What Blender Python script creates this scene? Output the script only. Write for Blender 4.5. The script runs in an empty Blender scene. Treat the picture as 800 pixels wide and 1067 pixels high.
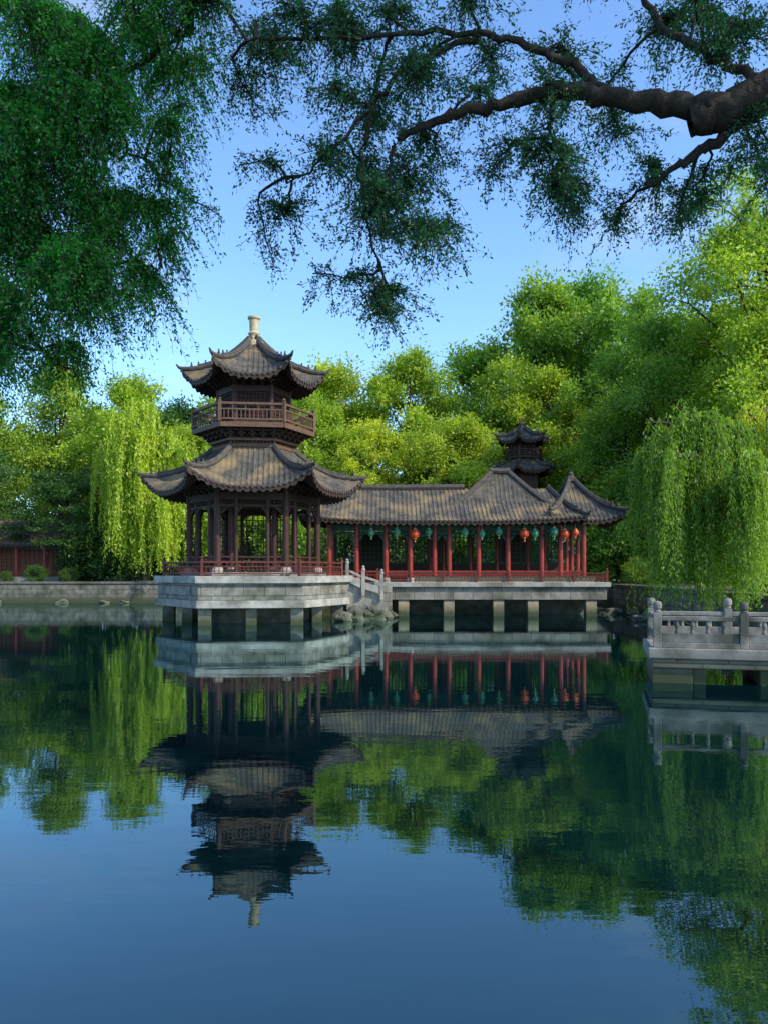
import bpy, math, random
import numpy as np
from mathutils import Vector
random.seed(7)
scene=bpy.context.scene
D=bpy.data
# ---------------------------------------------------------------- materials
def newmat(name):
    m=D.materials.new(name); m.use_nodes=True
    nt=m.node_tree; nt.nodes.clear()
    out=nt.nodes.new('ShaderNodeOutputMaterial')
    return m,nt,out
def surf(name,c1,c2,scale=3.0,rough=0.8,bump=0.3,c3=None,spec=0.3,brick=None,detail=8,bdist=0.02,wet=False):
    m,nt,out=newmat(name); N=nt.nodes; L=nt.links
    p=N.new('ShaderNodeBsdfPrincipled'); L.new(p.outputs[0],out.inputs[0])
    p.inputs['Roughness'].default_value=rough
    p.inputs['Specular IOR Level'].default_value=spec
    tc=N.new('ShaderNodeTexCoord')
    n=N.new('ShaderNodeTexNoise'); n.inputs['Scale'].default_value=scale; n.inputs['Detail'].default_value=detail
    n.inputs['Roughness'].default_value=0.65
    L.new(tc.outputs['Object'],n.inputs['Vector'])
    r=N.new('ShaderNodeValToRGB'); L.new(n.outputs['Fac'],r.inputs[0])
    r.color_ramp.elements[0].position=0.33; r.color_ramp.elements[0].color=(*c1,1)
    r.color_ramp.elements[1].position=0.68; r.color_ramp.elements[1].color=(*c2,1)
    col=r.outputs[0]
    if c3:
        n2=N.new('ShaderNodeTexNoise'); n2.inputs['Scale'].default_value=scale*0.35; n2.inputs['Detail'].default_value=5
        L.new(tc.outputs['Object'],n2.inputs['Vector'])
        rr=N.new('ShaderNodeValToRGB'); L.new(n2.outputs['Fac'],rr.inputs[0])
        rr.color_ramp.elements[0].position=0.48; rr.color_ramp.elements[1].position=0.66
        mx=N.new('ShaderNodeMixRGB'); L.new(rr.outputs[0],mx.inputs[0]); L.new(col,mx.inputs[1]); mx.inputs[2].default_value=(*c3,1)
        col=mx.outputs[0]
    hgt=n.outputs['Fac']
    sx=None
    if brick or wet:
        sx=N.new('ShaderNodeSeparateXYZ'); L.new(tc.outputs['Object'],sx.inputs[0])
    if brick:
        a=N.new('ShaderNodeMath'); a.operation='ADD'; L.new(sx.outputs[0],a.inputs[0]); L.new(sx.outputs[1],a.inputs[1])
        cb=N.new('ShaderNodeCombineXYZ'); L.new(a.outputs[0],cb.inputs[0]); L.new(sx.outputs[2],cb.inputs[1])
        b=N.new('ShaderNodeTexBrick'); L.new(cb.outputs[0],b.inputs['Vector'])
        b.inputs['Scale'].default_value=1.0; b.inputs['Brick Width'].default_value=brick[0]; b.inputs['Row Height'].default_value=brick[1]
        b.inputs['Mortar Size'].default_value=0.018; b.inputs['Color1'].default_value=(1,1,1,1); b.inputs['Color2'].default_value=(0.72,0.7,0.66,1)
        b.inputs['Mortar'].default_value=(0.25,0.25,0.23,1)
        mm=N.new('ShaderNodeMixRGB'); mm.blend_type='MULTIPLY'; mm.inputs[0].default_value=0.85
        L.new(col,mm.inputs[1]); L.new(b.outputs['Color'],mm.inputs[2]); col=mm.outputs[0]
    if wet: # damp algae band just above the waterline
        ad=N.new('ShaderNodeMath'); ad.operation='MULTIPLY_ADD'; L.new(n.outputs['Fac'],ad.inputs[0]); ad.inputs[1].default_value=-0.5; L.new(sx.outputs[2],ad.inputs[2])
        mr=N.new('ShaderNodeMapRange'); L.new(ad.outputs[0],mr.inputs[0]); mr.inputs[1].default_value=-0.1; mr.inputs[2].default_value=0.3; mr.inputs[3].default_value=1; mr.inputs[4].default_value=0
        mw=N.new('ShaderNodeMixRGB'); L.new(mr.outputs[0],mw.inputs[0]); L.new(col,mw.inputs[1]); mw.inputs[2].default_value=(0.05,0.06,0.03,1); col=mw.outputs[0]
    L.new(col,p.inputs['Base Color'])
    if bump:
        bp=N.new('ShaderNodeBump'); bp.inputs['Strength'].default_value=bump; bp.inputs['Distance'].default_value=bdist
        L.new(hgt,bp.inputs['Height']); L.new(bp.outputs[0],p.inputs['Normal'])
    return m
def leafmat(name,dark,light,trans=0.4,tcol=None):
    m,nt,out=newmat(name); N=nt.nodes; L=nt.links
    at=N.new('ShaderNodeAttribute'); at.attribute_name='tint'
    oi=N.new('ShaderNodeObjectInfo')
    r=N.new('ShaderNodeValToRGB'); L.new(at.outputs['Fac'],r.inputs[0])
    r.color_ramp.elements[0].color=(*dark,1); r.color_ramp.elements[1].color=(*light,1)
    hs=N.new('ShaderNodeHueSaturation'); L.new(r.outputs[0],hs.inputs['Color'])
    mr=N.new('ShaderNodeMapRange'); L.new(oi.outputs['Random'],mr.inputs[0]); mr.inputs[3].default_value=0.48; mr.inputs[4].default_value=0.53
    L.new(mr.outputs[0],hs.inputs['Hue'])
    mr2=N.new('ShaderNodeMapRange'); L.new(oi.outputs['Random'],mr2.inputs[0]); mr2.inputs[3].default_value=1.15; mr2.inputs[4].default_value=0.82
    L.new(mr2.outputs[0],hs.inputs['Value'])
    d=N.new('ShaderNodeBsdfDiffuse'); L.new(hs.outputs[0],d.inputs[0])
    t=N.new('ShaderNodeBsdfTranslucent')
    tm=N.new('ShaderNodeMixRGB'); tm.blend_type='MULTIPLY'; tm.inputs[0].default_value=1; L.new(hs.outputs[0],tm.inputs[1])
    tm.inputs[2].default_value=(*(tcol or (1.3,1.3,0.6)),1); L.new(tm.outputs[0],t.inputs[0])
    mx=N.new('ShaderNodeMixShader'); mx.inputs[0].default_value=trans
    L.new(d.outputs[0],mx.inputs[1]); L.new(t.outputs[0],mx.inputs[2])
    g=N.new('ShaderNodeBsdfGlossy'); g.inputs['Roughness'].default_value=0.5; g.inputs[0].default_value=(1,1,1,1)
    m2=N.new('ShaderNodeMixShader'); m2.inputs[0].default_value=0.025
    L.new(mx.outputs[0],m2.inputs[1]); L.new(g.outputs[0],m2.inputs[2]); L.new(m2.outputs[0],out.inputs[0])
    return m
M={}
M['tile']=surf('roof_tile',(0.032,0.03,0.028),(0.115,0.10,0.08),2.6,0.8,0.6,c3=(0.20,0.145,0.075))
M['ridge']=surf('ridge_tile',(0.035,0.032,0.03),(0.10,0.085,0.07),5,0.8,0.5)
M['wood']=surf('dark_wood',(0.024,0.015,0.011),(0.06,0.034,0.022),6,0.65,0.3)
M['woodr']=surf('maroon_wood',(0.03,0.014,0.011),(0.075,0.028,0.02),6,0.55,0.2)
M['woodb']=surf('weathered_brown_wood',(0.08,0.045,0.028),(0.16,0.088,0.055),6,0.65,0.3)
M['redrail']=surf('faded_red_rail',(0.08,0.02,0.015),(0.14,0.035,0.025),5,0.55,0.2)
M['red']=surf('red_lacquer',(0.20,0.02,0.014),(0.32,0.035,0.022),4,0.4,0.1,spec=0.5)
M['green']=surf('green_painted_beam',(0.015,0.05,0.035),(0.035,0.10,0.065),7,0.6,0.2)
M['stone']=surf('pale_stone',(0.22,0.215,0.19),(0.41,0.395,0.35),2.5,0.85,0.5,c3=(0.15,0.145,0.12))
M['stoneb']=surf('block_stone',(0.16,0.155,0.135),(0.32,0.305,0.265),3,0.9,0.6,c3=(0.10,0.105,0.075),brick=(0.9,0.38),wet=True)
M['stoneg']=surf('shaded_worn_grey_stone',(0.13,0.125,0.11),(0.28,0.265,0.23),4,0.9,0.7,c3=(0.08,0.08,0.06),wet=True)  # darkened so tree shade on the bridge sits in the colour; weathered piers too
M['stonew']=surf('old_wall_stone',(0.12,0.11,0.09),(0.25,0.23,0.19),3,0.9,0.7,c3=(0.07,0.075,0.05),brick=(0.8,0.3),wet=True)
M['stoned']=surf('weathered_stone',(0.07,0.07,0.055),(0.18,0.17,0.135),3,0.9,0.7,c3=(0.045,0.06,0.03))
M['cream']=surf('cream_stone',(0.36,0.29,0.17),(0.50,0.41,0.26),6,0.6,0.2)
M['creamw']=surf('warm_pier_stone',(0.20,0.165,0.11),(0.36,0.30,0.20),4,0.85,0.5,c3=(0.12,0.11,0.075),wet=True)
M['bark']=surf('bark',(0.022,0.018,0.015),(0.075,0.058,0.044),9,0.95,1.0,bdist=0.06)
M['ground']=surf('grass_ground',(0.025,0.045,0.012),(0.07,0.10,0.03),1.2,0.95,0.8,c3=(0.12,0.10,0.06),bdist=0.1)
M['lantern_red']=surf('lantern_red_silk',(0.5,0.05,0.02),(0.6,0.09,0.04),5,0.5,0)
M['lantern_green']=surf('lantern_green_silk',(0.03,0.18,0.10),(0.05,0.26,0.15),5,0.5,0)
M['gold']=surf('gold_trim',(0.5,0.33,0.08),(0.6,0.42,0.12),5,0.4,0)
M['plaster']=surf('red_plaster',(0.22,0.06,0.04),(0.3,0.09,0.06),3,0.9,0.2)
M['leafL']=leafmat('leaf_yellow_green',(0.18,0.30,0.018),(0.50,0.60,0.045),0.5)
M['leafM']=leafmat('leaf_mid_green',(0.10,0.22,0.02),(0.33,0.48,0.05),0.5)
M['leafD']=leafmat('leaf_dark_green',(0.03,0.08,0.014),(0.11,0.20,0.025),0.35)
M['leafW']=leafmat('leaf_willow',(0.24,0.38,0.02),(0.54,0.64,0.05),0.5)
M['leafWR']=leafmat('leaf_willow_green',(0.12,0.25,0.02),(0.32,0.48,0.04),0.5)
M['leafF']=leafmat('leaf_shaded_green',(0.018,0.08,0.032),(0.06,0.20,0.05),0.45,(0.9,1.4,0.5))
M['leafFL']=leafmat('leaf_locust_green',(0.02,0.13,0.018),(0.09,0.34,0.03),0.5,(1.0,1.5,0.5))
# water
m,nt,out=newmat('lake_water'); N=nt.nodes; L=nt.links
fr=N.new('ShaderNodeFresnel'); fr.inputs['IOR'].default_value=2.05
gl=N.new('ShaderNodeBsdfGlossy'); gl.inputs['Roughness'].default_value=0.008; gl.inputs[0].default_value=(0.74,0.97,1.0,1)
df=N.new('ShaderNodeBsdfDiffuse'); df.inputs[0].default_value=(0.001,0.010,0.012,1)
mx=N.new('ShaderNodeMixShader'); L.new(fr.outputs[0],mx.inputs[0]); L.new(df.outputs[0],mx.inputs[1]); L.new(gl.outputs[0],mx.inputs[2]); L.new(mx.outputs[0],out.inputs[0])
tc=N.new('ShaderNodeTexCoord'); mp=N.new('ShaderNodeMapping'); mp.inputs['Scale'].default_value=(0.7,1.8,1); L.new(tc.outputs['Object'],mp.inputs[0])
n1=N.new('ShaderNodeTexNoise'); n1.inputs['Scale'].default_value=1.3; n1.inputs['Detail'].default_value=4; L.new(mp.outputs[0],n1.inputs[0])
bp=N.new('ShaderNodeBump'); bp.inputs['Strength'].default_value=0.3; bp.inputs['Distance'].default_value=0.008; L.new(n1.outputs[0],bp.inputs['Height'])
for nd in (fr,gl): L.new(bp.outputs[0],nd.inputs['Normal'])
M['water']=m
# ---------------------------------------------------------------- mesh builder
class MB:
    def __init__(s): s.v=[]; s.f=[]; s.m=[]
    def add(s,vs,fs,m):
        o=len(s.v); s.v+= [tuple(x) for x in vs]
        for f in fs: s.f.append([i+o for i in f]); s.m.append(m)
    def box(s,c,sz,rz=0,m=0,top=1.0):
        ca,sa=math.cos(rz),math.sin(rz); vs=[]
        for z,k in ((-1,1),(1,top)):
            for x,y in ((-1,-1),(1,-1),(1,1),(-1,1)):
                X=x*sz[0]/2*k; Y=y*sz[1]/2*k
                vs.append((c[0]+X*ca-Y*sa,c[1]+X*sa+Y*ca,c[2]+z*sz[2]/2))
        s.add(vs,[(3,2,1,0),(4,5,6,7),(0,1,5,4),(1,2,6,5),(2,3,7,6),(3,0,4,7)],m)
    def bar(s,p,q,w,h,m=0):
        p=Vector(p);q=Vector(q); d=(q-p).normalized()
        up=Vector((0,0,1)) if abs(d.z)<0.95 else Vector((0,1,0))
        sd=d.cross(up).normalized(); u=sd.cross(d).normalized(); vs=[]
        for e in (p,q):
            for a,b in ((-1,-1),(1,-1),(1,1),(-1,1)): vs.append(e+sd*a*w/2+u*b*h/2)
        s.add(vs,[(3,2,1,0),(4,5,6,7),(0,1,5,4),(1,2,6,5),(2,3,7,6),(3,0,4,7)],m)
    def tube(s,pts,rad,n=8,m=0,cap=True):
        pts=[Vector(p) for p in pts]; vs=[];fs=[]
        for i,p in enumerate(pts):
            d=(pts[min(i+1,len(pts)-1)]-pts[max(i-1,0)]).normalized()
            ref=Vector((0,0,1)) if abs(d.z)<0.9 else Vector((1,0,0))
            a=d.cross(ref).normalized(); b=d.cross(a)
            r=rad[i] if hasattr(rad,'__len__') else rad
            for k in range(n):
                t=2*math.pi*k/n; vs.append(p+(a*math.cos(t)+b*math.sin(t))*r)
        for i in range(len(pts)-1):
            for k in range(n):
                k2=(k+1)%n; fs.append((i*n+k,i*n+k2,(i+1)*n+k2,(i+1)*n+k))
        if cap: fs.append(tuple(range(n))); fs.append(tuple((len(pts)-1)*n+k for k in range(n))[::-1])
        s.add(vs,fs,m)
    def lathe(s,prof,c,n=16,m=0):
        vs=[];fs=[]
        for r,z in prof:
            for k in range(n):
                t=2*math.pi*k/n; vs.append((c[0]+r*math.cos(t),c[1]+r*math.sin(t),c[2]+z))
        for i in range(len(prof)-1):
            for k in range(n):
                k2=(k+1)%n; fs.append((i*n+k,i*n+k2,(i+1)*n+k2,(i+1)*n+k))
        fs.append(tuple(range(n))[::-1]); fs.append(tuple((len(prof)-1)*n+k for k in range(n)))
        s.add(vs,fs,m)
    def prism(s,poly,z0,z1,m=0):
        n=len(poly); vs=[(x,y,z0) for x,y in poly]+[(x,y,z1) for x,y in poly]
        fs=[tuple(range(n))[::-1],tuple(range(n,2*n))]+[(k,(k+1)%n,n+(k+1)%n,n+k) for k in range(n)]
        s.add(vs,fs,m)
    def obj(s,name,mats,parent=None,bevel=0,smooth=False):
        me=D.meshes.new(name); me.from_pydata(s.v,[],s.f)
        for mm in mats: me.materials.append(M[mm])
        me.polygons.foreach_set('material_index',s.m)
        if smooth: me.polygons.foreach_set('use_smooth',[True]*len(s.f))
        me.update(); o=D.objects.new(name,me); scene.collection.objects.link(o)
        if parent: o.parent=parent
        if bevel:
            b=o.modifiers.new('b','BEVEL'); b.width=bevel; b.segments=2; b.limit_method='ANGLE'
        return o
def empty(name,loc=(0,0,0)):
    e=D.objects.new(name,None); scene.collection.objects.link(e); return e
def hexpts(c,R,rot,n=6):
    return [(c[0]+R*math.cos(rot+2*math.pi*k/n),c[1]+R*math.sin(rot+2*math.pi*k/n)) for k in range(n)]
# roof panels
def rp(p0,p1,q0,q1,ze,zr,lift,ext,u,v,a=0.5):
    t=abs(2*u-1); P=p0+(p1-p0)*u; Q=q0+(q1-q0)*u
    xy=P+(Q-P)*v
    cn=(p0-q0) if u<0.5 else (p1-q1)
    cn=cn.normalized()
    xy=xy+cn*ext*t**6*(1-v)**2
    z=ze+(zr-ze)*(a*v+(1-a)*v*v)+lift*t**3.2*(1-v)**2.2
    return xy,z
def roof_panel(mb,p0,p1,q0,q1,ze,zr,lift=0.6,ext=0.3,rib=0.21,amp=0.045,nv=16,a=0.5,mt=0,mw=1,th=0.16):
    p0,p1,q0,q1=[Vector(x) for x in (p0,p1,q0,q1)]
    Ln=(p1-p0).length; dr=(p1-p0)/Ln; nu=max(12,int(Ln/rib*5))
    top=[];bot=[]
    for j in range(nv+1):
        v=j/nv
        for i in range(nu+1):
            u=i/nu; xy,z=rp(p0,p1,q0,q1,ze,zr,lift,ext,u,v,a)
            sx=(xy-p0).dot(dr); cc=math.cos(2*math.pi*sx/rib)
            rb=amp*cc**0.6 if cc>0 else 0
            top.append((xy.x,xy.y,z+rb+random.uniform(-0.012,0.012)+0.02*math.sin(sx*1.3+v*5)))
            rf=-0.07 if math.cos(2*math.pi*sx/0.3)>0.1 else 0
            bot.append((xy.x,xy.y,z-th+rf*(1-v)))
    w=nu+1; ft=[];fb=[];fe=[]; o=len(top)
    for j in range(nv):
        for i in range(nu):
            ft.append((j*w+i,j*w+i+1,(j+1)*w+i+1,(j+1)*w+i))
            fb.append((o+(j+1)*w+i,o+(j+1)*w+i+1,o+j*w+i+1,o+j*w+i))
    for i in range(nu): fe.append((i+1,i,o+i,o+i+1))
    mb.add(top+bot,ft,mt)
    base=len(mb.v)-2*o
    for f in fb: mb.f.append([x+base for x in f]); mb.m.append(mw)
    for f in fe: mb.f.append([x+base for x in f]); mb.m.append(mw)
    k=0
    while k*rib<Ln:
        u=k*rib/Ln; xy,z=rp(p0,p1,q0,q1,ze,zr,lift,ext,u,0,a)
        nrm=Vector((dr.y,-dr.x)); 
        if nrm.dot((p0+p1)/2-(q0+q1)/2)<0: nrm=-nrm
        c=Vector((xy.x,xy.y,z-0.01))
        mb.tube([c,c+Vector((nrm.x,nrm.y,0))*0.05],0.062,8,2)
        k+=1
def hip(mb,p0,q0,p1,q1,ze,zr,lift,ext,a=0.5,r=0.1,tip=0.24,m=2,orn=True):
    p0,p1,q0,q1=[Vector(x) for x in (p0,p1,q0,q1)]
    pts=[]
    for j in range(13):
        xy,z=rp(p0,p1,q0,q1,ze,zr,lift,ext,0,1-j/12,a); pts.append(Vector((xy.x,xy.y,z+r*0.9)))
    d=(pts[-1]-pts[-2]); d.z=0; d.normalize()
    e=pts[-1]
    pts+= [e+d*tip*0.6+Vector((0,0,tip*0.25)),e+d*tip*1.0+Vector((0,0,tip*0.75))]
    mb.tube(pts,[r*1.1]*11+[r,r*0.9,r*0.6,r*0.3],8,m)
    mb.tube([p+Vector((0,0,r*1.1)) for p in pts[:10]],r*0.6,6,m)
    if orn:
        for j in (8,9.2,10.4):
            i=int(j); p=pts[i].lerp(pts[i+1],j-i)
            mb.lathe([(0.05,0),(0.06,0.06),(0.03,0.12),(0.04,0.16),(0.0,0.22)],(p.x,p.y,p.z+r*0.8),6,m)
def poly_roof(mb,c,R,rot,ze,zr,rt,lift,ext,n=6,a=0.45,**k):
    P=hexpts(c,R,rot,n); Q=hexpts(c,rt,rot,n)
    for i in range(n):
        j=(i+1)%n
        roof_panel(mb,P[i],P[j],Q[i],Q[j],ze,zr,lift,ext,a=a,**k)
        hip(mb,P[i],Q[i],P[j],Q[j],ze,zr,lift,ext,a=a)
def rect_roof(mb,x0,x1,y0,y1,ze,zr,rx0,rx1,ry,lift=0.5,ext=0.25,a=0.5,orn=True,tip=0.24):
    P=[(x0,y0),(x1,y0),(x1,y1),(x0,y1)]; Q=[(rx0,ry),(rx1,ry),(rx1,ry),(rx0,ry)]
    for i in range(4):
        j=(i+1)%4
        roof_panel(mb,P[i],P[j],Q[i],Q[j],ze,zr,lift,ext,a=a)
        hip(mb,P[i],Q[i],P[j],Q[j],ze,zr,lift,ext,a=a,orn=orn,tip=tip)
def railing(mb,a,b,z,h,m=0,n=None,w=0.06,post=0.1):
    a=Vector(a);b=Vector(b); Ln=(b-a).length; d=(b-a)/Ln; rz=math.atan2(d.y,d.x)
    a3=lambda t,zz:(a.x+d.x*t,a.y+d.y*t,zz)
    mb.bar(a3(post/2,z+h),a3(Ln-post/2,z+h),w*1.4,w*1.1,m)
    mb.bar(a3(post/2,z+h*0.68),a3(Ln-post/2,z+h*0.68),w*0.8,w*0.7,m)
    mb.bar(a3(post/2,z+0.1),a3(Ln-post/2,z+0.1),w*0.9,w*0.8,m)
    k=n or max(3,int(Ln/0.16))
    for i in range(1,k):
        t=Ln*i/k; top=z+h*0.66 if i%3 else z+h-0.03
        mb.bar(a3(t,z+0.13),a3(t,top),w*0.5,w*0.5,m)
    for t in (0,):
        mb.box(a3(t,z+h/2+0.06),(post,post,h+0.12),rz,m)
        mb.lathe([(post*0.35,0),(post*0.6,0.05),(0.01,0.12)],a3(t,z+h+0.12),8,m)
def lattice(mb,a,b,z0,z1,mf=0,nx=6,nz=4,w=0.035,t=0.05):
    a=Vector(a);b=Vector(b)
    for i in range(nx+1):
        p=a.lerp(b,i/nx); ww=w*1.8 if i in(0,nx) else w
        mb.bar((p.x,p.y,z0),(p.x,p.y,z1),ww,t,mf)
    for j in range(nz+1):
        z=z0+(z1-z0)*j/nz; ww=w*1.8 if j in(0,nz) else w*0.9
        mb.bar((a.x,a.y,z),(b.x,b.y,z),t*0.8,ww,mf)
# ---------------------------------------------------------------- TOWER
def column(mb,x,y,z0,z1,r,m,ms):
    mb.lathe([(r*1.7,0),(r*1.8,0.08),(r*1.3,0.2)],(x,y,z0),14,ms)
    mb.lathe([(r*1.02,0.2),(r,0.5),(r*0.94,z1-z0)],(x,y,z0),14,m)
def dougong(mb,a,b,z,out,m=0,sp=0.5,s=1.0):
    a=Vector(a);b=Vector(b);Ln=(b-a).length;d=(b-a)/Ln;n=max(2,int(Ln/sp)); nr=Vector((d.y,-d.x))
    if nr.dot(out)<0: nr=-nr
    rz=math.atan2(d.y,d.x)
    for i in range(n+1):
        p=a+d*Ln*i/n
        for k in range(3):
            q=p+nr*0.13*s*k
            mb.box((q.x,q.y,z+0.1*s*k),(0.16*s+0.09*k*s,0.14*s,0.085*s),rz,m)
            e=p+nr*(0.13*s*k+0.06)
            mb.box((e.x,e.y,z+0.1*s*k+0.03),(0.07*s,0.3*s,0.06*s),rz,m)
T=empty('pagoda_tower'); C=(-5.56,35.0); rot=math.radians(7); cv=Vector(C)
mb=MB()
mb.prism(hexpts(C,4.2,rot),1.62,1.9,0)
mb.prism(hexpts(C,4.02,rot),0.96,1.617,1)
mb.prism(hexpts(C,4.12,rot),0.66,0.957,0)
for P in hexpts(C,3.55,rot): mb.box((P[0],P[1],-0.3),(0.5,0.45,1.9),rot,3)
for P in hexpts(C,3.02,rot+math.pi/6): mb.box((P[0],P[1],-0.3),(0.42,0.4,1.9),rot,3)
mb.prism(hexpts(C,2.3,rot),-1.4,0.655,2)
mb.prism(hexpts(C,3.1,rot),1.903,2.05,0)
mb.obj('stone_platform',['stone','stoneb','stoned','stoneg'],T,bevel=0.02)
mb=MB()
O=hexpts(C,2.7,rot); I=hexpts(C,1.75,rot)
for p in O: column(mb,p[0],p[1],2.05,5.5,0.14,0,2)
for p in I: column(mb,p[0],p[1],2.05,5.6,0.11,0,2)
for i in range(6):
    a=Vector(O[i]);b=Vector(O[(i+1)%6]); nr=((a+b)/2-cv).normalized()
    for t in (0.27,0.73):
        q=a.lerp(b,t); mb.lathe([(0.08,0),(0.075,3.4)],(q.x,q.y,2.06),10,0)
    mb.bar((a.x,a.y,5.1),(b.x,b.y,5.1),0.14,0.28,1)
    mb.bar((a.x,a.y,4.72),(b.x,b.y,4.72),0.07,0.09,1)
    lattice(mb,a.lerp(b,0.06),a.lerp(b,0.94),4.76,4.96,1,16,2,0.025,0.04)
    for t0,t1 in ((0.05,0.16),(0.27,0.37),(0.73,0.63),(0.95,0.84)):
        p=a.lerp(b,t0);q=a.lerp(b,t1)
        mb.bar((p.x,p.y,4.4),(q.x,q.y,4.7),0.05,0.07,1); mb.bar((p.x,p.y,4.55),(q.x,q.y,4.66),0.04,0.05,1)
    dougong(mb,a,b,5.3,nr,1,0.45,1.2)
    railing(mb,a,b,2.05,0.62,0)
    p=a.lerp(b,0.05)-nr*0.2;q=a.lerp(b,0.95)-nr*0.2; mb.bar((p.x,p.y,2.48),(q.x,q.y,2.48),0.34,0.06,0)
    a2=Vector(I[i]);b2=Vector(I[(i+1)%6])
    mb.bar((a2.x,a2.y,4.9),(b2.x,b2.y,4.9),0.12,0.5,1)
    if i in (1,2,0): lattice(mb,a2,b2,2.2,4.6,0,7,10,0.035,0.05)
    mb.bar((a.x,a.y,5.0),(a2.x,a2.y,5.0),0.12,0.2,1)
mb.prism(hexpts(C,2.55,rot),5.3,5.4,1)
mb.obj('lower_pavilion',['woodr','wood','stone','red'],T)
mb=MB()
Pp=hexpts(C,3.75,rot)
for i in range(6): railing(mb,Pp[i],Pp[(i+1)%6],1.9,0.55,0)
mb.obj('platform_railing',['redrail'],T)
mb=MB()
poly_roof(mb,C,4.45,rot,5.35,7.15,1.75,0.72,0.25,a=0.62)
mb.obj('lower_roof',['tile','wood','ridge'],T)
mb=MB()
mb.prism(hexpts(C,1.72,rot),6.6,8.0,0)
for z,R in ((7.2,1.82),(7.45,1.9)): mb.prism(hexpts(C,R,rot),z,z+0.1,1)
B=hexpts(C,2.55,rot); NB=hexpts(C,1.75,rot)
for i in range(6):
    a=Vector(NB[i]);b=Vector(NB[(i+1)%6]);nr=((a+b)/2-cv).normalized()
    dougong(mb,a,b,7.6,nr,0,0.42,1.3)
    lattice(mb,a+nr*0.02,b+nr*0.02,7.15,7.5,1,12,2,0.03,0.05)
    a=Vector(B[i]);b=Vector(B[(i+1)%6]); mb.bar((a.x,a.y,8.0),(b.x,b.y,8.0),0.1,0.2,1)
mb.prism(hexpts(C,2.5,rot),8.0,8.12,0)
for i in range(6): railing(mb,B[i],B[(i+1)%6],8.12,0.72,1,w=0.08,post=0.13)
U=hexpts(C,1.5,rot)
mb.prism(hexpts(C,1.38,rot),8.12,10.1,0)
for i in range(6):
    a=Vector(U[i]);b=Vector(U[(i+1)%6]);nr=((a+b)/2-cv).normalized()
    mb.lathe([(0.11,0),(0.10,1.9)],(a.x,a.y,8.121),12,2)
    lattice(mb,a.lerp(b,0.08)-nr*0.03,a.lerp(b,0.92)-nr*0.03,8.35,9.5,2,8,6,0.03,0.04)
    mb.bar((a.x,a.y,9.65),(b.x,b.y,9.65),0.14,0.24,2)
    dougong(mb,a,b,9.85,nr,0,0.36,1.25)
    mb.bar((a.x,a.y,8.28),(b.x,b.y,8.28),0.1,0.12,2)
mb.obj('upper_storey_with_balcony',['wood','woodb','woodr'],T)
mb=MB()
poly_roof(mb,C,2.8,rot,10.0,11.95,0.22,0.6,0.22,a=0.6)
mb.obj('upper_roof',['tile','wood','ridge'],T)
mb=MB()
mb.lathe([(0.42,-0.15),(0.42,0.05),(0.28,0.12),(0.2,0.3),(0.26,0.42),(0.19,0.52),(0.21,1.0),(0.27,1.06),(0.27,1.14),(0.1,1.2)],(C[0],C[1],11.85),20,0)
mb.obj('finial',['cream'],T,smooth=False)
# ---------------------------------------------------------------- GALLERY
G=empty('waterside_gallery')
mb=MB()
mb.box((5.0,40.75,1.47),(10.9,6.3,0.22),0,0)
mb.box((5.0,40.8,1.06),(10.6,6.1,0.59),0,1)
for x in (0.9,3.0,5.3,6.9,9.6):
    mb.box((x,38.05,-0.25),(0.5,0.45,2.0),0,3)
mb.box((5.0,41.5,-0.4),(10.0,4.0,2.3),0,2)
mb.box((-1.9,41.0,0.5),(3.2,4.6,2.16),0,2)
mb.obj('stone_deck',['stone','stoneb','stoned','creamw'],G,bevel=0.02)
mb=MB()
cols=[-2.6,-1.3,0.1,1.25,2.4,3.1,4.5,5.9,7.5,8.4,9.5]
for x in cols:
    fy=38.9
    column(mb,x,fy,1.58,4.4,0.115,0,3); column(mb,x,42.6,1.58,4.4,0.115,0,3)
    mb.bar((x,fy,4.3),(x,42.6,4.3),0.12,0.18,1)
for i in range(len(cols)-1):
    x0,x1=cols[i],cols[i+1]; fy=38.9
    mb.bar((x0,fy,4.18),(x1,fy,4.18),0.12,0.26,2)
    mb.bar((x0,fy,3.88),(x1,fy,3.88),0.06,0.07,2)
    lattice(mb,(x0+.1,fy),(x1-.1,fy),3.9,4.04,2,8,1,0.025,0.03)
    for s,xx in ((1,x0+0.12),(-1,x1-0.12)):
        mb.bar((xx,fy,3.55),(xx+s*0.22,fy,3.85),0.04,0.06,2); mb.bar((xx,fy,3.7),(xx+s*0.2,fy,3.83),0.04,0.05,2)
    mb.box(((x0+x1)/2,42.6,2.05),(x1-x0-0.24,0.16,0.9),0,1)
    if i%3==1: mb.box(((x0+x1)/2,42.6,3.33),(x1-x0-0.24,0.14,1.64),0,1)
    lattice(mb,(x0+.14,42.48),(x1-.14,42.48),2.52,4.1,2,5,6,0.04,0.05)
    railing(mb,(x0,fy-0.02),(x1,fy-0.02),1.58,0.5,0)
    mb.box(((x0+x1)/2,fy+0.28,2.0),(x1-x0,0.36,0.07),0,4)
for y0,y1 in ((38.9,40.1),(40.1,41.4),(41.4,42.6)):
    mb.bar((9.5,y0,4.18),(9.5,y1,4.18),0.12,0.26,2); railing(mb,(9.5,y0),(9.5,y1),1.58,0.5,0)
    column(mb,9.5,y1,1.58,4.4,0.11,0,3)
dougong(mb,(-2.6,38.85),(9.5,38.85),4.32,Vector((0,-1)),1,0.5,0.8)
mb.obj('columns_and_frame',['red','wood','green','stone','woodr','cream'],G)
mb=MB()
railing(mb,(-0.3,37.75),(10.3,37.75),1.58,0.42,0,w=0.05)
for k in range(8): mb.box((-0.3+k*1.51,37.75,1.85),(0.09,0.09,0.55),0,0)
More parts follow.
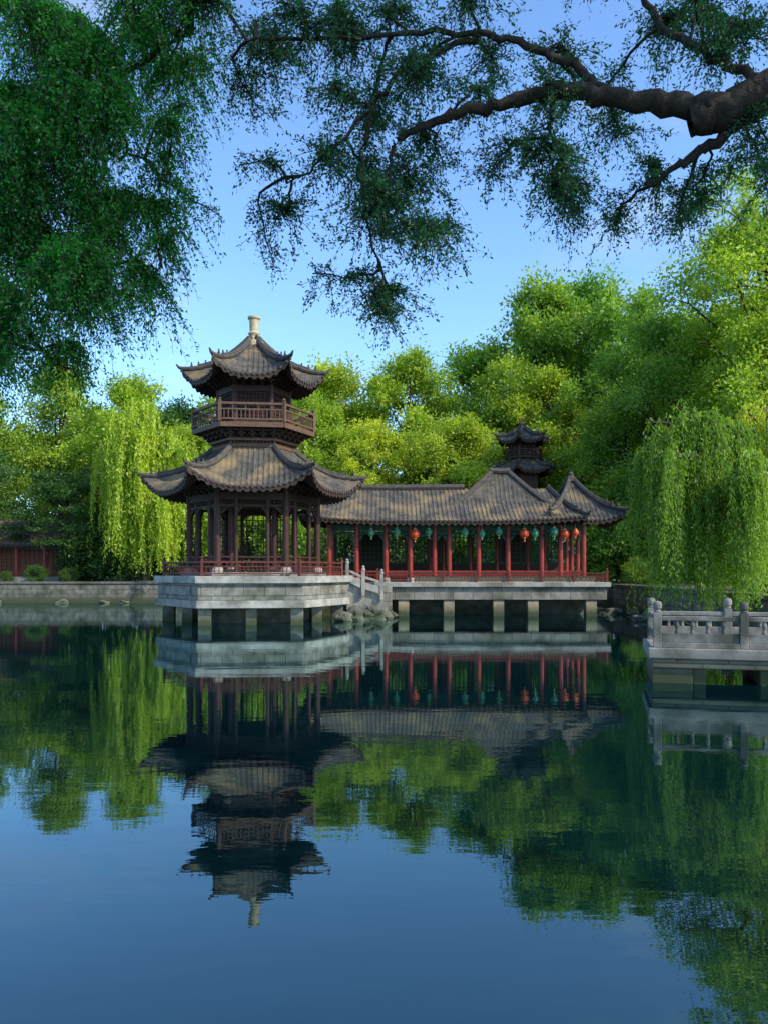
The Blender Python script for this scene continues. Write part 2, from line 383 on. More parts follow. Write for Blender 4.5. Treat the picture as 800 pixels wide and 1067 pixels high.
railing(mb,(10.3,37.75),(10.3,43.6),1.58,0.42,0,w=0.05)
mb.box((5.6,37.98,1.72),(8.4,0.2,0.28),0,1)
mb.obj('deck_railing',['redrail','cream'],G)
mb=MB()
rect_roof(mb,-3.9,9.4,38.0,43.8,4.45,6.2,-3.0,8.2,40.9,0.22,0.12,a=0.75)
mb.tube([(-3.1,40.9,6.31),(0,40.9,6.27),(4,40.9,6.3)],0.16,8,2)
mb.obj('gallery_roof',['tile','wood','ridge'],G)
mb=MB()
rect_roof(mb,2.6,8.9,39.2,42.6,4.6,7.0,5.4,6.2,40.9,0.0,0.0,a=0.8,orn=False,tip=0.02)
mb.tube([(5.3,40.9,7.14),(5.8,40.9,7.1),(6.3,40.9,7.14)],0.15,8,2)
mb.obj('raised_hall_roof',['tile','wood','ridge'],G)
mb=MB()
rect_roof(mb,7.9,11.2,38.4,43.4,4.5,6.7,9.3,9.4,40.9,0.4,0.25,a=0.6)
mb.lathe([(0.22,-0.1),(0.22,0.08),(0.1,0.16),(0.14,0.28),(0.02,0.4)],(9.35,40.9,6.7),12,2)
mb.obj('end_pavilion_roof',['tile','wood','ridge'],G)
def lantern(x,y,z,col,r=0.2):
    mb=MB(); n=20
    prof=[(r*0.35,-r*0.95),(r*0.8,-r*0.7),(r,-r*0.25),(r,r*0.25),(r*0.8,r*0.7),(r*0.35,r*0.95)]
    vs=[]
    for rr,zz in prof:
        for k in range(n):
            t=2*math.pi*k/n; q=rr*(1.0 if k%2 else 0.93); vs.append((q*math.cos(t),q*math.sin(t),zz))
    fs=[(i*n+k,i*n+(k+1)%n,(i+1)*n+(k+1)%n,(i+1)*n+k) for i in range(5) for k in range(n)]
    mb.add(vs,fs,0)
    for s in (-1,1): mb.lathe([(r*0.4,-0.02),(r*0.4,0.03)],(0,0,s*r),12,1)
    mb.lathe([(0.02,-r*1.9),(0.045,-r*1.8),(0.02,-r*1.05)],(0,0,0),8,0)
    mb.tube([(0,0,r),(0,0,r+0.35)],0.012,5,1)
    o=mb.obj('lantern',[col,'gold']); o.location=(x,y,z)
for i,(x,c,r) in enumerate(((-0.6,'lantern_green',.17),(0.6,'lantern_green',.17),(1.45,'lantern_red',.22),(2.1,'lantern_green',.16),(3.8,'lantern_green',.18),(4.6,'lantern_green',.16),(5.4,'lantern_green',.17),(6.6,'lantern_red',.22),(7.1,'lantern_green',.18),(8.0,'lantern_green',.2),(8.5,'lantern_red',.2),(9.0,'lantern_red',.16))):
    lantern(x,38.45,3.9+0.05*math.sin(i*2.3),c,r)
S=empty('stone_steps'); mb=MB()
for k in range(6): mb.box((-1.5+k*0.27,36.6,0.95-0.17*k/2+0.0),(0.27-0.004,1.7,1.9-0.17*k),0,0)
mb.box((-0.2,37.3,0.7),(1.1,2.2,1.5),0,1)
mb.obj('treads',['stone','stoneb'],S,bevel=0.015)
mb=MB()
for x,z in ((-1.6,1.8),(-0.9,1.5),(-0.1,1.35)):
    mb.box((x,35.6,z+0.05),(0.15,0.15,1.1),0,0); mb.lathe([(0.08,0),(0.1,0.07),(0.06,0.12),(0.08,0.18),(0.0,0.26)],(x,35.6,z+0.6),10,0)
mb.bar((-1.5,35.6,2.1),(-0.98,35.6,1.85),0.1,0.1,0); mb.bar((-0.82,35.6,1.82),(-0.18,35.6,1.62),0.1,0.1,0)
mb.bar((-1.5,35.6,1.75),(-0.98,35.6,1.5),0.07,0.3,0); mb.bar((-0.82,35.6,1.45),(-0.18,35.6,1.25),0.07,0.3,0)
mb.obj('balustrade',['stone'],S,bevel=0.012)
def rock(name,x,y,z,s,seed,sz=1.0):
    import bmesh
    bm=bmesh.new(); bmesh.ops.create_icosphere(bm,subdivisions=3,radius=s)
    rng=random.Random(seed); ph=[rng.uniform(0,6) for _ in range(6)]
    for v in bm.verts:
        c=v.co/s
        k=1+0.22*math.sin(3.1*c.x+ph[0])*math.cos(2.7*c.y+ph[1])+0.16*math.sin(6*c.z+ph[2]+2*c.x)+0.08*math.sin(11*c.x+ph[3])*math.sin(9*c.y+ph[4])
        v.co*=k; v.co.z*=sz
    me=D.meshes.new(name); bm.to_mesh(me); bm.free(); me.materials.append(M['stoned'])
    o=D.objects.new(name,me); scene.collection.objects.link(o); o.location=(x,y,z)
rr=random.Random(3)
for x,y,s in ((-1.3,34.9,.5),(-0.7,35.1,.4),(-0.2,36.0,.5),(-1.7,34.3,.35),(0.2,37.0,.4),(-0.9,35.4,.6),(-0.4,35.2,.55)):
    rock('garden_rock',x,y,0.1,s,rr.random()*100,0.8)
# ---------------------------------------------------------------- small far pagoda
K=empty('distant_pagoda'); c2=(9.3,55.0); mb=MB()
mb.prism(hexpts(c2,1.3,0.2),1.2,9.0,3)
mb.prism(hexpts(c2,0.85,0.2),9.5,10.9,1)
for i in range(6):
    h=hexpts(c2,1.35,0.2); a=h[i];b=h[(i+1)%6]; railing(mb,a,b,9.75,0.4,3)
    h=hexpts(c2,0.95,0.2); mb.lathe([(0.07,0),(0.07,1.1)],(h[i][0],h[i][1],9.8),8,3)
    lattice(mb,h[i],h[(i+1)%6],10.2,10.7,3,5,3)
mb.prism(hexpts(c2,1.4,0.2),9.6,9.74,1)
mb.obj('body',['tile','wood','ridge','woodr'],K)
mb=MB()
poly_roof(mb,c2,2.1,0.2,8.7,9.6,1.0,0.35,0.15); poly_roof(mb,c2,1.65,0.2,10.75,11.75,0.12,0.35,0.15)
mb.lathe([(0.15,0),(0.1,0.15),(0.2,0.3),(0.05,0.5),(0.1,0.6),(0.0,0.8)],(c2[0],c2[1],11.7),10,2)
mb.obj('roofs',['tile','wood','ridge'],K)
# ---------------------------------------------------------------- shore houses
def house(name,x,y,w,d,h):
    E=empty(name); mb=MB()
    mb.box((x,y,1.3+0.2),(w+.6,d+.6,0.4),0,2)
    mb.box((x,y+0.4,1.7+h/2),(w,d-1.2,h),0,0)
    for i in range(6):
        xx=x-w/2+w*i/5; mb.lathe([(0.13,0),(0.12,h)],(xx,y-d/2,1.7),10,1)
        if i<5: lattice(mb,(xx+.2,y-d/2+0.95),(xx+w/5-.2,y-d/2+0.95),2.2,1.5+h,3,5,6)
    mb.bar((x-w/2,y-d/2,1.6+h),(x+w/2,y-d/2,1.6+h),0.16,0.3,3)
    mb.obj('walls',['plaster','red','stone','green'],E)
    mb=MB(); rect_roof(mb,x-w/2-.9,x+w/2+.9,y-d/2-.9,y+d/2+.9,1.8+h,1.8+h+1.9,x-w/2+1,x+w/2-1,y,0.4,0.2)
    mb.obj('roof',['tile','wood','ridge'],E)
house('garden_house',-27,60,10,4.5,2.2)
house('garden_house',23,46,8,5,2.6)
# ---------------------------------------------------------------- stone bridge (right)
R_=empty('stone_footbridge'); mb=MB()
x0,x1,y0,y1=4.85,16.0,15.3,17.6
mb.box(((x0+x1)/2,(y0+y1)/2,0.56),(x1-x0,y1-y0,0.2),0,0)
mb.box(((x0+x1)/2+.03,(y0+y1)/2,0.37),(x1-x0-.06,y1-y0-.08,0.17),0,1)
mb.box((5.28,(y0+y1)/2,-0.5),(0.72,y1-y0-.2,1.56),0,1)
for xx in (7.25,9.4,11.5): mb.box((xx,(y0+y1)/2,-0.5),(0.4,y1-y0-.2,1.56),0,1)
for xa,xb in ((5.64,7.05),(7.45,9.2)):
    for s,xx in ((1,xa),(-1,xb)):
        mb.bar((xx+s*0.12,y0+.15,0.12),(xx+s*0.12,y1-.15,0.12),0.24,0.32,1)
mb.obj('deck_and_piers',['stoneg','stoneb'],R_,bevel=0.02)
mb=MB()
def balus(mb,a,b,z):
    a=Vector(a);b=Vector(b);Ln=(b-a).length;n=max(1,round(Ln/1.5));d=(b-a)/Ln;rz=math.atan2(d.y,d.x)
    for i in range(n+1):
        p=a.lerp(b,i/n)
        mb.box((p.x,p.y,z+0.33),(0.15,0.15,0.66),rz,0)
        mb.lathe([(0.06,0),(0.07,0.03),(0.05,0.045),(0.08,0.08),(0.082,0.15),(0.065,0.2),(0.0,0.22)],(p.x,p.y,z+0.66),12,0)
        if i<n:
            q=a.lerp(b,(i+1)/n); s=p+d*0.076; e=q-d*0.076
            mb.bar((s.x,s.y,z+0.05),(e.x,e.y,z+0.05),0.15,0.10,0)
            mb.bar((s.x,s.y,z+0.19),(e.x,e.y,z+0.19),0.07,0.18,0)
            mb.bar((s.x,s.y,z+0.55),(e.x,e.y,z+0.55),0.10,0.085,0)
            for t in (0.2,0.4,0.6,0.8):
                k=s.lerp(e,t); mb.lathe([(0.045,0),(0.03,0.07),(0.05,0.14),(0.04,0.226)],(k.x,k.y,z+0.281),8,0)
balus(mb,(5.02,15.45),(15.6,15.45),0.66); balus(mb,(5.02,17.45),(15.6,17.45),0.66)
mb.bar((5.02,15.54,0.85),(5.02,17.36,0.85),0.07,0.18,0); mb.bar((5.02,15.54,1.21),(5.02,17.36,1.21),0.10,0.085,0)
mb.obj('balustrade',['stoneg'],R_,bevel=0.012)
th=math.radians(-15); pc=Vector((4.85,15.3)); ct,st_=math.cos(th),math.sin(th)
R_.rotation_euler=(0,0,th); R_.location=(pc.x-(ct*pc.x-st_*pc.y)+0.1,pc.y-(st_*pc.x+ct*pc.y),0)
# ---------------------------------------------------------------- ground, water, walls
lake=[(-75,2.4),(7,2.4),(11,9),(12,16),(11.6,22),(12.2,30),(13,37),(13,45),(-3,46.5),(-5,54),(-75,54)]
def inside(x,y):
    c=False;n=len(lake);j=n-1
    for i in range(n):
        xi,yi=lake[i];xj,yj=lake[j]
        if (yi>y)!=(yj>y) and x<(xj-xi)*(y-yi)/(yj-yi)+xi: c=not c
        j=i
    return c
xs=[-1500,-600,-300,-180,-120]+[i*1.0 for i in range(-90,71)]+[90,120,180,300,600,1500]
ys=[-1500,-600,-200,-80,-40,-20,-10,-5]+[i*1.0 for i in range(-2,81)]+[90,110,150,220,400,800,1500]
gv=[];gf=[]
for y in ys:
    for x in xs:
        h=-1.6 if inside(x,y) else 1.3+0.15*math.sin(x*0.3)*math.cos(y*0.23)
        if y<8 and not inside(x,y): h=0.45+0.1*math.sin(x)
        if y>70: h=1.3+min(6,(y-70)*0.1)
        gv.append((x,y,h))
w=len(xs)
for j in range(len(ys)-1):
    for i in range(w-1): gf.append((j*w+i,j*w+i+1,(j+1)*w+i+1,(j+1)*w+i))
mb=MB(); mb.add(gv,gf,0); mb.obj('ground',['ground'],smooth=True)
mb=MB(); mb.add([(-85,0,0),(16,0,0),(16,58,0),(-85,58,0)],[(0,1,2,3)],0); mb.obj('lake_water',['water'])
E=empty('lakeside_stone_wall'); mb=MB()
pts=lake[2:]
for i in range(len(pts)-1):
    a=Vector(pts[i]);b=Vector(pts[i+1]); d=(b-a).normalized()
    mb.bar((a.x,a.y,-0.3),(b.x,b.y,-0.3),1.1,3.1,0)
    mb.bar((a.x,a.y,1.325),(b.x,b.y,1.325),1.25,0.14,1)
mb.obj('wall_blocks',['stonew','stoned'],E,bevel=0.03)
for k in range(34):
    x=rr.uniform(9.6,12.5) if k<16 else rr.uniform(-40,-8)
    y=rr.uniform(20,43) if k<16 else 53.2
    rock('shore_rock',x+1.0 if k<16 else x,y,0.0,rr.uniform(.25,.5),rr.random()*99,0.6)
# ---------------------------------------------------------------- foliage (numpy)
def qmesh(name,parts,mats):
    V=[];F=[];MI=[];T_=[];o=0
    for v,f,mi,t in parts:
        V.append(v);F.append(f+o);MI.append(np.full(len(f),mi,np.int32));T_.append(t if hasattr(t,'__len__') else np.full(len(v),t)); o+=len(v)
    V=np.concatenate(V).astype(np.float32);F=np.concatenate(F).astype(np.int32);MI=np.concatenate(MI);T_=np.concatenate(T_).astype(np.float32)
    me=D.meshes.new(name); me.vertices.add(len(V)); me.vertices.foreach_set('co',V.ravel())
    me.loops.add(len(F)*4); me.loops.foreach_set('vertex_index',F.ravel())
    me.polygons.add(len(F)); me.polygons.foreach_set('loop_start',np.arange(0,len(F)*4,4,dtype=np.int32)); 
    for mm in mats: me.materials.append(M[mm])
    me.polygons.foreach_set('material_index',MI)
    at=me.attributes.new('tint','FLOAT','POINT'); at.data.foreach_set('value',T_)
    me.update(calc_edges=True); me.validate(); return me
def tubenp(pts,r0,r1,n=6):
    pts=np.asarray(pts,float); k=len(pts); d=np.gradient(pts,axis=0); d/=np.linalg.norm(d,axis=1)[:,None]+1e-9
    ref=np.where(np.abs(d[:,2:3])<0.9,np.array([[0,0,1.]]),np.array([[1.,0,0]]))
    a=np.cross(d,ref); a/=np.linalg.norm(a,axis=1)[:,None]+1e-9; b=np.cross(d,a)
    th=np.arange(n)*2*np.pi/n; r=np.linspace(r0,r1,k)[:,None,None]
    V=pts[:,None,:]+r*(a[:,None,:]*np.cos(th)[None,:,None]+b[:,None,:]*np.sin(th)[None,:,None])
    F=[]
    for i in range(k-1):
        for j in range(n): F.append((i*n+j,i*n+(j+1)%n,(i+1)*n+(j+1)%n,(i+1)*n+j))
    return V.reshape(-1,3),np.array(F)
def leaves(rng,C_,dirs,ln,wd,tint,sag=0.15):
    n=len(C_); dirs=dirs/(np.linalg.norm(dirs,axis=1)[:,None]+1e-9)
    rv=rng.normal(size=(n,3)); sd=np.cross(dirs,rv); sd/=np.linalg.norm(sd,axis=1)[:,None]+1e-9
    ln=np.asarray(ln).reshape(-1,1)*np.ones((n,1)); wd=np.asarray(wd).reshape(-1,1)*np.ones((n,1))
    nm=np.cross(dirs,sd)
    V=np.stack([C_,C_+dirs*ln*0.45+sd*wd/2+nm*ln*sag*0.5,C_+dirs*ln,C_+dirs*ln*0.45-sd*wd/2+nm*ln*sag*0.5],1).reshape(-1,3)
    F=np.arange(4*n).reshape(n,4); return V,F,np.repeat(tint,4)
def tree_mesh(name,seed,H=20,R=7,cb=0.25,nc=220,nl=150,ls=0.32,cr=1.0,mat='leafM',shape=1.0,flat=0.95,trunk=0.35,lean=0.0,nlb=20,lr=(0.2,0.4)):
    rng=np.random.default_rng(seed); parts=[]
    tp=[np.array([0,0,-0.5])]; 
    for k in range(1,9):
        t=k/8; tp.append(np.array([lean*t*t*R+rng.normal()*0.18*t,rng.normal()*0.18*t,H*0.88*t]))
    tp=np.array(tp); v,f=tubenp(tp,trunk,0.05,8); parts.append((v,f,0,0.5))
    lob=[]
    for i in range(nlb):
        t=(i+rng.uniform(0,1))/nlb; z=H*(cb+(1-cb)*t*0.9)
        rad=R*(0.25+0.75*np.sin(np.pi*(0.15+0.8*t)**shape))*rng.uniform(0.3,0.8); an=i*2.4+rng.normal()*0.4
        lob.append((lean*R*t+rad*np.cos(an),rad*np.sin(an),z,R*rng.uniform(*lr)))
    lob.append((lean*R,0,H*0.88,R*0.3))
    cs=[]
    for i in range(nc):
        L_=lob[rng.integers(len(lob))]; d=rng.normal(size=3); d/=np.linalg.norm(d); 
        if d[2]<-0.4: d[2]*=-0.5
        c=np.array(L_[:3])+d*np.array([1,1,0.95])*L_[3]*rng.uniform(0.6,1.15); c[2]=min(c[2],H+rng.normal()*0.3); cs.append((c,L_))
    for j,L_ in enumerate(lob):
        c=np.array(L_[:3]); b=tp[np.argmin(np.abs(tp[:,2]-(c[2]-0.28*H*rng.uniform(.5,1))))]
        m_=b*0.5+c*0.5+np.array([0,0,-0.04*H*rng.uniform(-1,1)]); pts=[b,b*.7+m_*.3+rng.normal(size=3)*.1,m_,c]
        v,f=tubenp(pts,trunk*0.34,0.04,5); parts.append((v,f,0,0.5))
        for c2_,l2 in cs:
            if l2 is L_ and rng.random()<0.45:
                v,f=tubenp([c,(c+c2_)/2+rng.normal(size=3)*.15,c2_],0.04,0.012,4); parts.append((v,f,0,0.5))
    for c,L_ in cs:
        n=int(nl*rng.uniform(0.4,1.4)); r=cr*rng.uniform(0.55,1.4)
        p=rng.normal(size=(n,3)); p/=np.linalg.norm(p,axis=1)[:,None]; p*= (rng.random((n,1))**0.5)*r*(1+0.25*rng.normal(size=(n,1))); p[:,2]*=flat
        pos=c+p
        dirs=p/r+rng.normal(size=(n,3))*0.7+np.array([0,0,-0.2])
        ti=np.clip(rng.uniform(0.1,0.9)+rng.normal(size=n)*0.16+p[:,2]/r*0.12,0,1)
        v,f,t=leaves(rng,pos,dirs,ls*rng.uniform(0.6,1.2,n),ls*0.6*rng.uniform(0.6,1.1,n),ti); parts.append((v,f,1,t))
    return qmesh(name,parts,['bark',mat])
def willow_mesh(name,seed,H,R,ns=600,leaf=0.2,mat='leafW',zend=0.5,trunk=0.3,sp=0.1,lwid=0.22,lmin=0.3,offx=0.0):
    rng=np.random.default_rng(seed); parts=[]
    tp=np.array([[0,0,-1],[0.1,0,H*.2],[-0.1+offx*.15,.1,H*.4],[offx*.4,0,H*.6]]); v,f=tubenp(tp,trunk,trunk*0.6,8); parts.append((v,f,0,.5))
    limbs=[]
    for i in range(26):
        an=i*2.4+rng.normal()*.3; rr_=R*rng.uniform(0.2,1.0); top=H*rng.uniform(0.6,1.02)*(1-0.22*(rr_/R)**2)
        b=np.array([offx*.2,0,H*rng.uniform(.35,.55)]); e=np.array([offx+rr_*np.cos(an),rr_*np.sin(an),top])
        m_=b*.4+e*.6; m_[2]=top*1.0; pts=[]
        for t in np.linspace(0,1,9): pts.append((1-t)**2*b+2*t*(1-t)*m_+t*t*e+rng.normal(size=3)*.06)
        pts=np.array(pts); limbs.append(pts); v,f=tubenp(pts,trunk*.32,0.03,5); parts.append((v,f,0,.5))
    LC=[];LD=[];LT=[]
    lt=rng.uniform(0.1,0.95,len(limbs))
    for s in range(ns):
        k_=rng.integers(len(limbs)); li=limbs[k_]; t=rng.uniform(3.5,8); i=int(min(t,7)); st=li[i]+(li[i+1]-li[i])*(t-i)+rng.normal(size=3)*R*0.07
        out=st-np.array([offx,0,0]); out[2]=0; out/=np.linalg.norm(out)+.01
        Lt=(st[2]-zend)*rng.uniform(lmin,1.0)*rng.uniform(0.7,1); n=max(6,int(Lt/sp)); u=np.linspace(0,1,n)
        ow=rng.uniform(0.2,0.9)*R*0.2; tw=rng.normal(size=2)*0.15
        P=np.stack([st[0]+out[0]*ow*np.sin(u*1.6)+tw[0]*u**2+0.05*np.sin(u*9+s),st[1]+out[1]*ow*np.sin(u*1.6)+tw[1]*u**2+0.05*np.cos(u*8+s),st[2]+0.25*np.sin(u*3.14)*(1-u)-Lt*u**1.25],1)
        if s%3==0:
            v,f=tubenp(P[::max(1,n//8)],0.012,0.005,3); parts.append((v,f,0,.5))
        ti=lt[k_]*0.7+rng.uniform(0,.3)
        for rep in range(2):
            LC.append(P+rng.normal(size=P.shape)*0.04); LD.append(rng.normal(size=P.shape)*0.45+np.array([0,0,-0.9])); LT.append(np.clip(ti+rng.normal(size=n)*.12,0,1))
    LC=np.concatenate(LC);LD=np.concatenate(LD);LT=np.concatenate(LT)
    v,f,t=leaves(rng,LC,LD,leaf*rng.uniform(.7,1.2,len(LC)),leaf*lwid,LT); parts.append((v,f,1,t))
    return qmesh(name,parts,['bark',mat])
def place(name,me,x,y,z=1.25,s=1,rz=0,parent=None,sz=None):
    o=D.objects.new(name,me); scene.collection.objects.link(o); o.location=(x,y,z); o.scale=(s,s,sz or s); o.rotation_euler=(0,0,rz)
    if parent: o.parent=parent
    return o
A=tree_mesh('tree_a',1,20,6.5,0.2,mat='leafL')
B_=tree_mesh('tree_b',2,22,6.0,0.22,mat='leafM',shape=0.8)
Cc=tree_mesh('tree_c',3,19,7.0,0.18,mat='leafM',shape=1.2)
Dd=tree_mesh('tree_d',4,21,5.8,0.2,mat='leafL',shape=0.9)
Ed=tree_mesh('tree_e',5,18,6.5,0.1,mat='leafD')
Bu=tree_mesh('bush_m',6,4.5,3.2,0.02,70,150,0.24,0.75,'leafM',trunk=0.12,nlb=9)
Bd=tree_mesh('bush_dk',8,4.0,3.4,0.02,70,150,0.24,0.75,'leafD',trunk=0.12,nlb=9)
Pn=tree_mesh('layered',9,10,5.0,0.3,70,260,0.2,1.3,'leafD',flat=0.25,trunk=0.25,nlb=12)
rg=random.Random(11)
TL=[(A,-4,66,18.0),(Dd,2,64,18.5),(A,7.5,67,20.0),(B_,13,66,25.0),(Cc,18.5,62,22),(B_,17,70,26.5),(B_,25,60,21),(Dd,12,60,16),
    (Cc,-11,68,17),(A,-20,64,16.5),(B_,-27,68,19),(Cc,-34,64,18),(A,-41,66,19),(Dd,31,64,25),(Cc,38,62,25),(A,-14,60,12),(Dd,-1,58,12),(A,5,57,12),(Cc,16,54,12.5),(Dd,20,49,11),(A,-9,60,13),(Ed,-22,62,9),(Ed,-31,62,9),
    (Dd,-6,61,15),(Cc,10,62,17),(Dd,22,56,17)]
hh={A.name:20,B_.name:22,Cc.name:19,Dd.name:21,Ed.name:18}
for me,x,y,h in TL:
    s=h/hh[me.name]; place('broadleaf_tree',me,x,y,1.2,max(s,0.75) if h>14 else s*1.15,rg.uniform(0,6.28),sz=s)
Dm=empty('distant_trees')
for k in range(20):
    x=-75+k*8+rg.uniform(-2,2); me=rg.choice([A,B_,Cc,Ed]); h=rg.uniform(14,18)*(1 if x<10 else 1.35)
    place('distant_tree_crown',me,x,82+rg.uniform(-4,6),1.5,1.05,rg.uniform(0,6),Dm,sz=h/hh[me.name])
Sh=empty('shrub_hedge')
for k in range(44):
    x=-46+k*2.0+rg.uniform(-.8,.8); y=57.5+rg.uniform(-1.5,2.5) if x<-6 else 49.5+rg.uniform(-1.5,4)
    mm=rg.choice([Bu,Bd,Bd]); sc=rg.uniform(.6,1.15); ro=rg.uniform(0,6)
    if -33<x<-21: continue
    place('shrub',mm,x,y,1.2,sc,ro,Sh)
for k in range(6): place('shrub',Bd,-32+k*2.1,55.6,1.2,rg.uniform(.16,.3),rg.uniform(0,6),Sh)
for k in range(10):
    place('shrub',rg.choice([Bu,Bd]),14.5+rg.uniform(-.5,5),24+k*2.4,1.2,rg.uniform(.3,.6),rg.uniform(0,6),Sh)
big=tree_mesh('big_right',21,21,8.0,0.28,300,200,0.24,1.0,'leafL',shape=0.8,lean=-0.2,trunk=0.45,nlb=26,lr=(0.16,0.3))
bigm=tree_mesh('big_right_m',22,20,7.5,0.25,280,190,0.24,1.0,'leafM',shape=0.9,lean=0.1,trunk=0.4,nlb=24,lr=(0.16,0.3))
place('large_broadleaf_tree',big,21.5,44,1.2,1.0,0.5)
place('large_broadleaf_tree',big,28,48,1.2,1.08,2.5)
place('large_broadleaf_tree',bigm,17.5,50,1.2,0.84,4.1)
for x,y,s in ((-28,55.2,.95),(-22.5,57,.8),(-33,55.5,1.05)): place('layered_pine_tree',Pn,x,y,1.2,s,rg.uniform(0,6))
W1=willow_mesh('willow_far',31,12.5,4.2,1000,0.28,'leafW',0.4,0.3,0.13,0.3); place('willow_tree',W1,-16.2,55.6,1.2)
W1b=willow_mesh('willow_far_b',32,11,3.6,650,0.28,'leafW',1.0,0.3,0.13,0.3); place('willow_tree',W1b,-10.5,57.5,1.2)
W2=willow_mesh('willow_near',33,6.4,2.2,1200,0.14,'leafWR',-0.5,0.24,0.07,0.24,0.25,offx=-2.3); place('willow_tree',W2,11.75,25,0.9)
W3=willow_mesh('willow_near_b',34,8.0,2.6,700,0.17,'leafW',0.5,0.28,0.08,0.24,0.2); place('willow_tree',W3,14.3,29,1.2)
# ---------------------------------------------------------------- overhanging foreground trees
def overhang(name,seed,mains,clumps,mat,leaf=0.055,tw=26,grav=0.5,unseen_crown=None,twl=1.0,spread=0.7,ls=0.012):
    rng=np.random.default_rng(seed); parts=[]; samp=[]
    for pts,r0,r1 in mains:
        pts=np.array(pts,float)
        t=np.linspace(0,len(pts)-1,len(pts)*6); q=np.stack([np.interp(t,range(len(pts)),pts[:,k]) for k in range(3)],1)
        ker=np.array([1,2,3,2,1])/9
        for k in range(3):
            pp=np.pad(q[:,k],2,mode='edge'); q[:,k]=np.convolve(pp,ker,'valid')
        q[1:-1]+=rng.normal(size=q[1:-1].shape)*0.014
        v,f=tubenp(q,r0,r1,12); 
        v=v+rng.normal(size=v.shape)*min(0.01,r0*0.05)
        parts.append((v,f,0,.5)); samp.append(q)
    S_=np.concatenate(samp)
    LC=[];LD=[];LT=[]
    for cx,cy,cz,r,dens in clumps:
        c=np.array([cx,cy+0.15+rng.normal()*0.45,cz]); b=S_[np.argmin(np.linalg.norm(S_-c,axis=1)+rng.random(len(S_))*0.4)]
        n=9; t=np.linspace(0,1,n)[:,None]; side=rng.normal(size=3)*0.12
        P=b+(c-b)*t+np.sin(t*np.pi)*side+np.array([0,0,1])*np.sin(t*np.pi)*0.12+rng.normal(size=(n,3))*0.018*np.sin(t*np.pi)
        v,f=tubenp(P,0.009+0.01*np.linalg.norm(c-b),0.005,5); parts.append((v,f,0,.5))
        Pc=P
        for k in range(int(tw*dens)):
            tt=rng.uniform(0.4,1); i=int(tt*(n-1)*0.999); st=Pc[i]+(Pc[i+1]-Pc[i])*(tt*(n-1)-i) if tt<0.99 else Pc[-1]
            d=rng.normal(size=3); d/=np.linalg.norm(d); d[2]=d[2]*spread-0.1
            Lt=r*rng.uniform(0.45,1.5)*twl; m_=10; u=np.linspace(0,1,m_)[:,None]
            Q=st+d*Lt*u+np.array([0,0,-1])*grav*Lt*u**2+rng.normal(size=(m_,3))*0.012
            v,f=tubenp(Q,0.0045,0.0015,3); parts.append((v,f,0,.5))
            nl=int(Lt/ls); w_=np.sort(rng.uniform(0.1,1,nl)); q=np.stack([np.interp(w_*(m_-1),range(m_),Q[:,z]) for z in range(3)],1)
            q=q+rng.normal(size=(nl,3))*0.026
            dd=d*0.6+rng.normal(size=(nl,3))*0.7+np.array([0,0,-0.35*grav-0.2])
            LC.append(q);LD.append(dd);LT.append(np.clip(rng.uniform(.15,.85)+rng.normal(size=nl)*.15,0,1))
    LC=np.concatenate(LC);LD=np.concatenate(LD);LT=np.concatenate(LT)
    v,f,t=leaves(rng,LC,LD,leaf*rng.uniform(.6,1.2,len(LC)),leaf*.4,LT); parts.append((v,f,1,t))
    if unseen_crown:
        for (cx,cy,cz,r,n) in unseen_crown:
            p=rng.normal(size=(n,3)); p/=np.linalg.norm(p,axis=1)[:,None]; p*=(rng.random((n,1))**0.5)*r; p[:,2]*=.6
            v,f,t=leaves(rng,np.array([cx,cy,cz])+p,rng.normal(size=(n,3)),0.15*np.ones(n),0.08,rng.random(n)); parts.append((v,f,1,t))
            b=S_[np.argmin(np.linalg.norm(S_-np.array([cx,cy,cz]),axis=1))]; v,f=tubenp([b,(b+np.array([cx,cy,cz]))/2,[cx,cy,cz]],.05,.02,5); parts.append((v,f,0,.5))
    me=qmesh(name+'_mesh',parts,['bark',mat]); place(name,me,0,0,0)
    return len(LC)
yR=7.5
rm=[([(6.2,1.2,0),(6.1,1.6,2),(5.8,2.8,4),(5.0,4.8,5.5),(4.1,6.4,6.05),(3.3,6.8,6.15),(2.9,6.9,5.98),(2.6,7.0,5.95)],0.32,0.13),
    ([(2.95,6.85,6.0),(2.5,7.0,6.08),(2.0,7.1,6.22),(1.5,7.1,6.3),(1.0,7.15,6.2),(0.5,7.2,6.1),(0.1,7.3,5.95)],0.115,0.022),
    ([(3.2,6.85,6.05),(2.85,7.0,5.8),(2.55,7.1,5.6),(2.3,7.2,5.5)],0.065,0.014),
    ([(2.0,7.1,6.2),(1.7,7.2,6.55),(1.2,7.3,6.85),(0.6,7.4,7.0),(-0.3,7.4,6.95),(-1.3,7.4,6.9)],0.045,0.012),
    ([(3.3,6.8,6.15),(2.9,7.2,6.6),(2.5,7.4,7.1),(2.2,7.6,7.7)],0.045,0.025),
    ([(0.9,7.4,6.95),(0.3,7.4,6.75),(-0.1,7.3,6.3),(-0.2,7.3,5.75),(-0.15,7.3,5.2),(0.0,7.4,4.7)],0.03,0.007),
    ([(-0.1,7.3,6.3),(-0.45,7.3,5.85),(-0.9,7.4,5.6)],0.02,0.007),
    ([(0.1,7.3,5.95),(0.0,7.3,5.5),(0.3,7.4,5.0)],0.02,0.007),
    ([(1.5,7.1,6.28),(1.45,7.3,5.95),(1.55,7.4,5.6)],0.025,0.007),
    ([(5.8,2.8,4),(6.2,3.2,6),(5.8,3.5,8.5),(5,4,10.5)],0.22,0.08)]
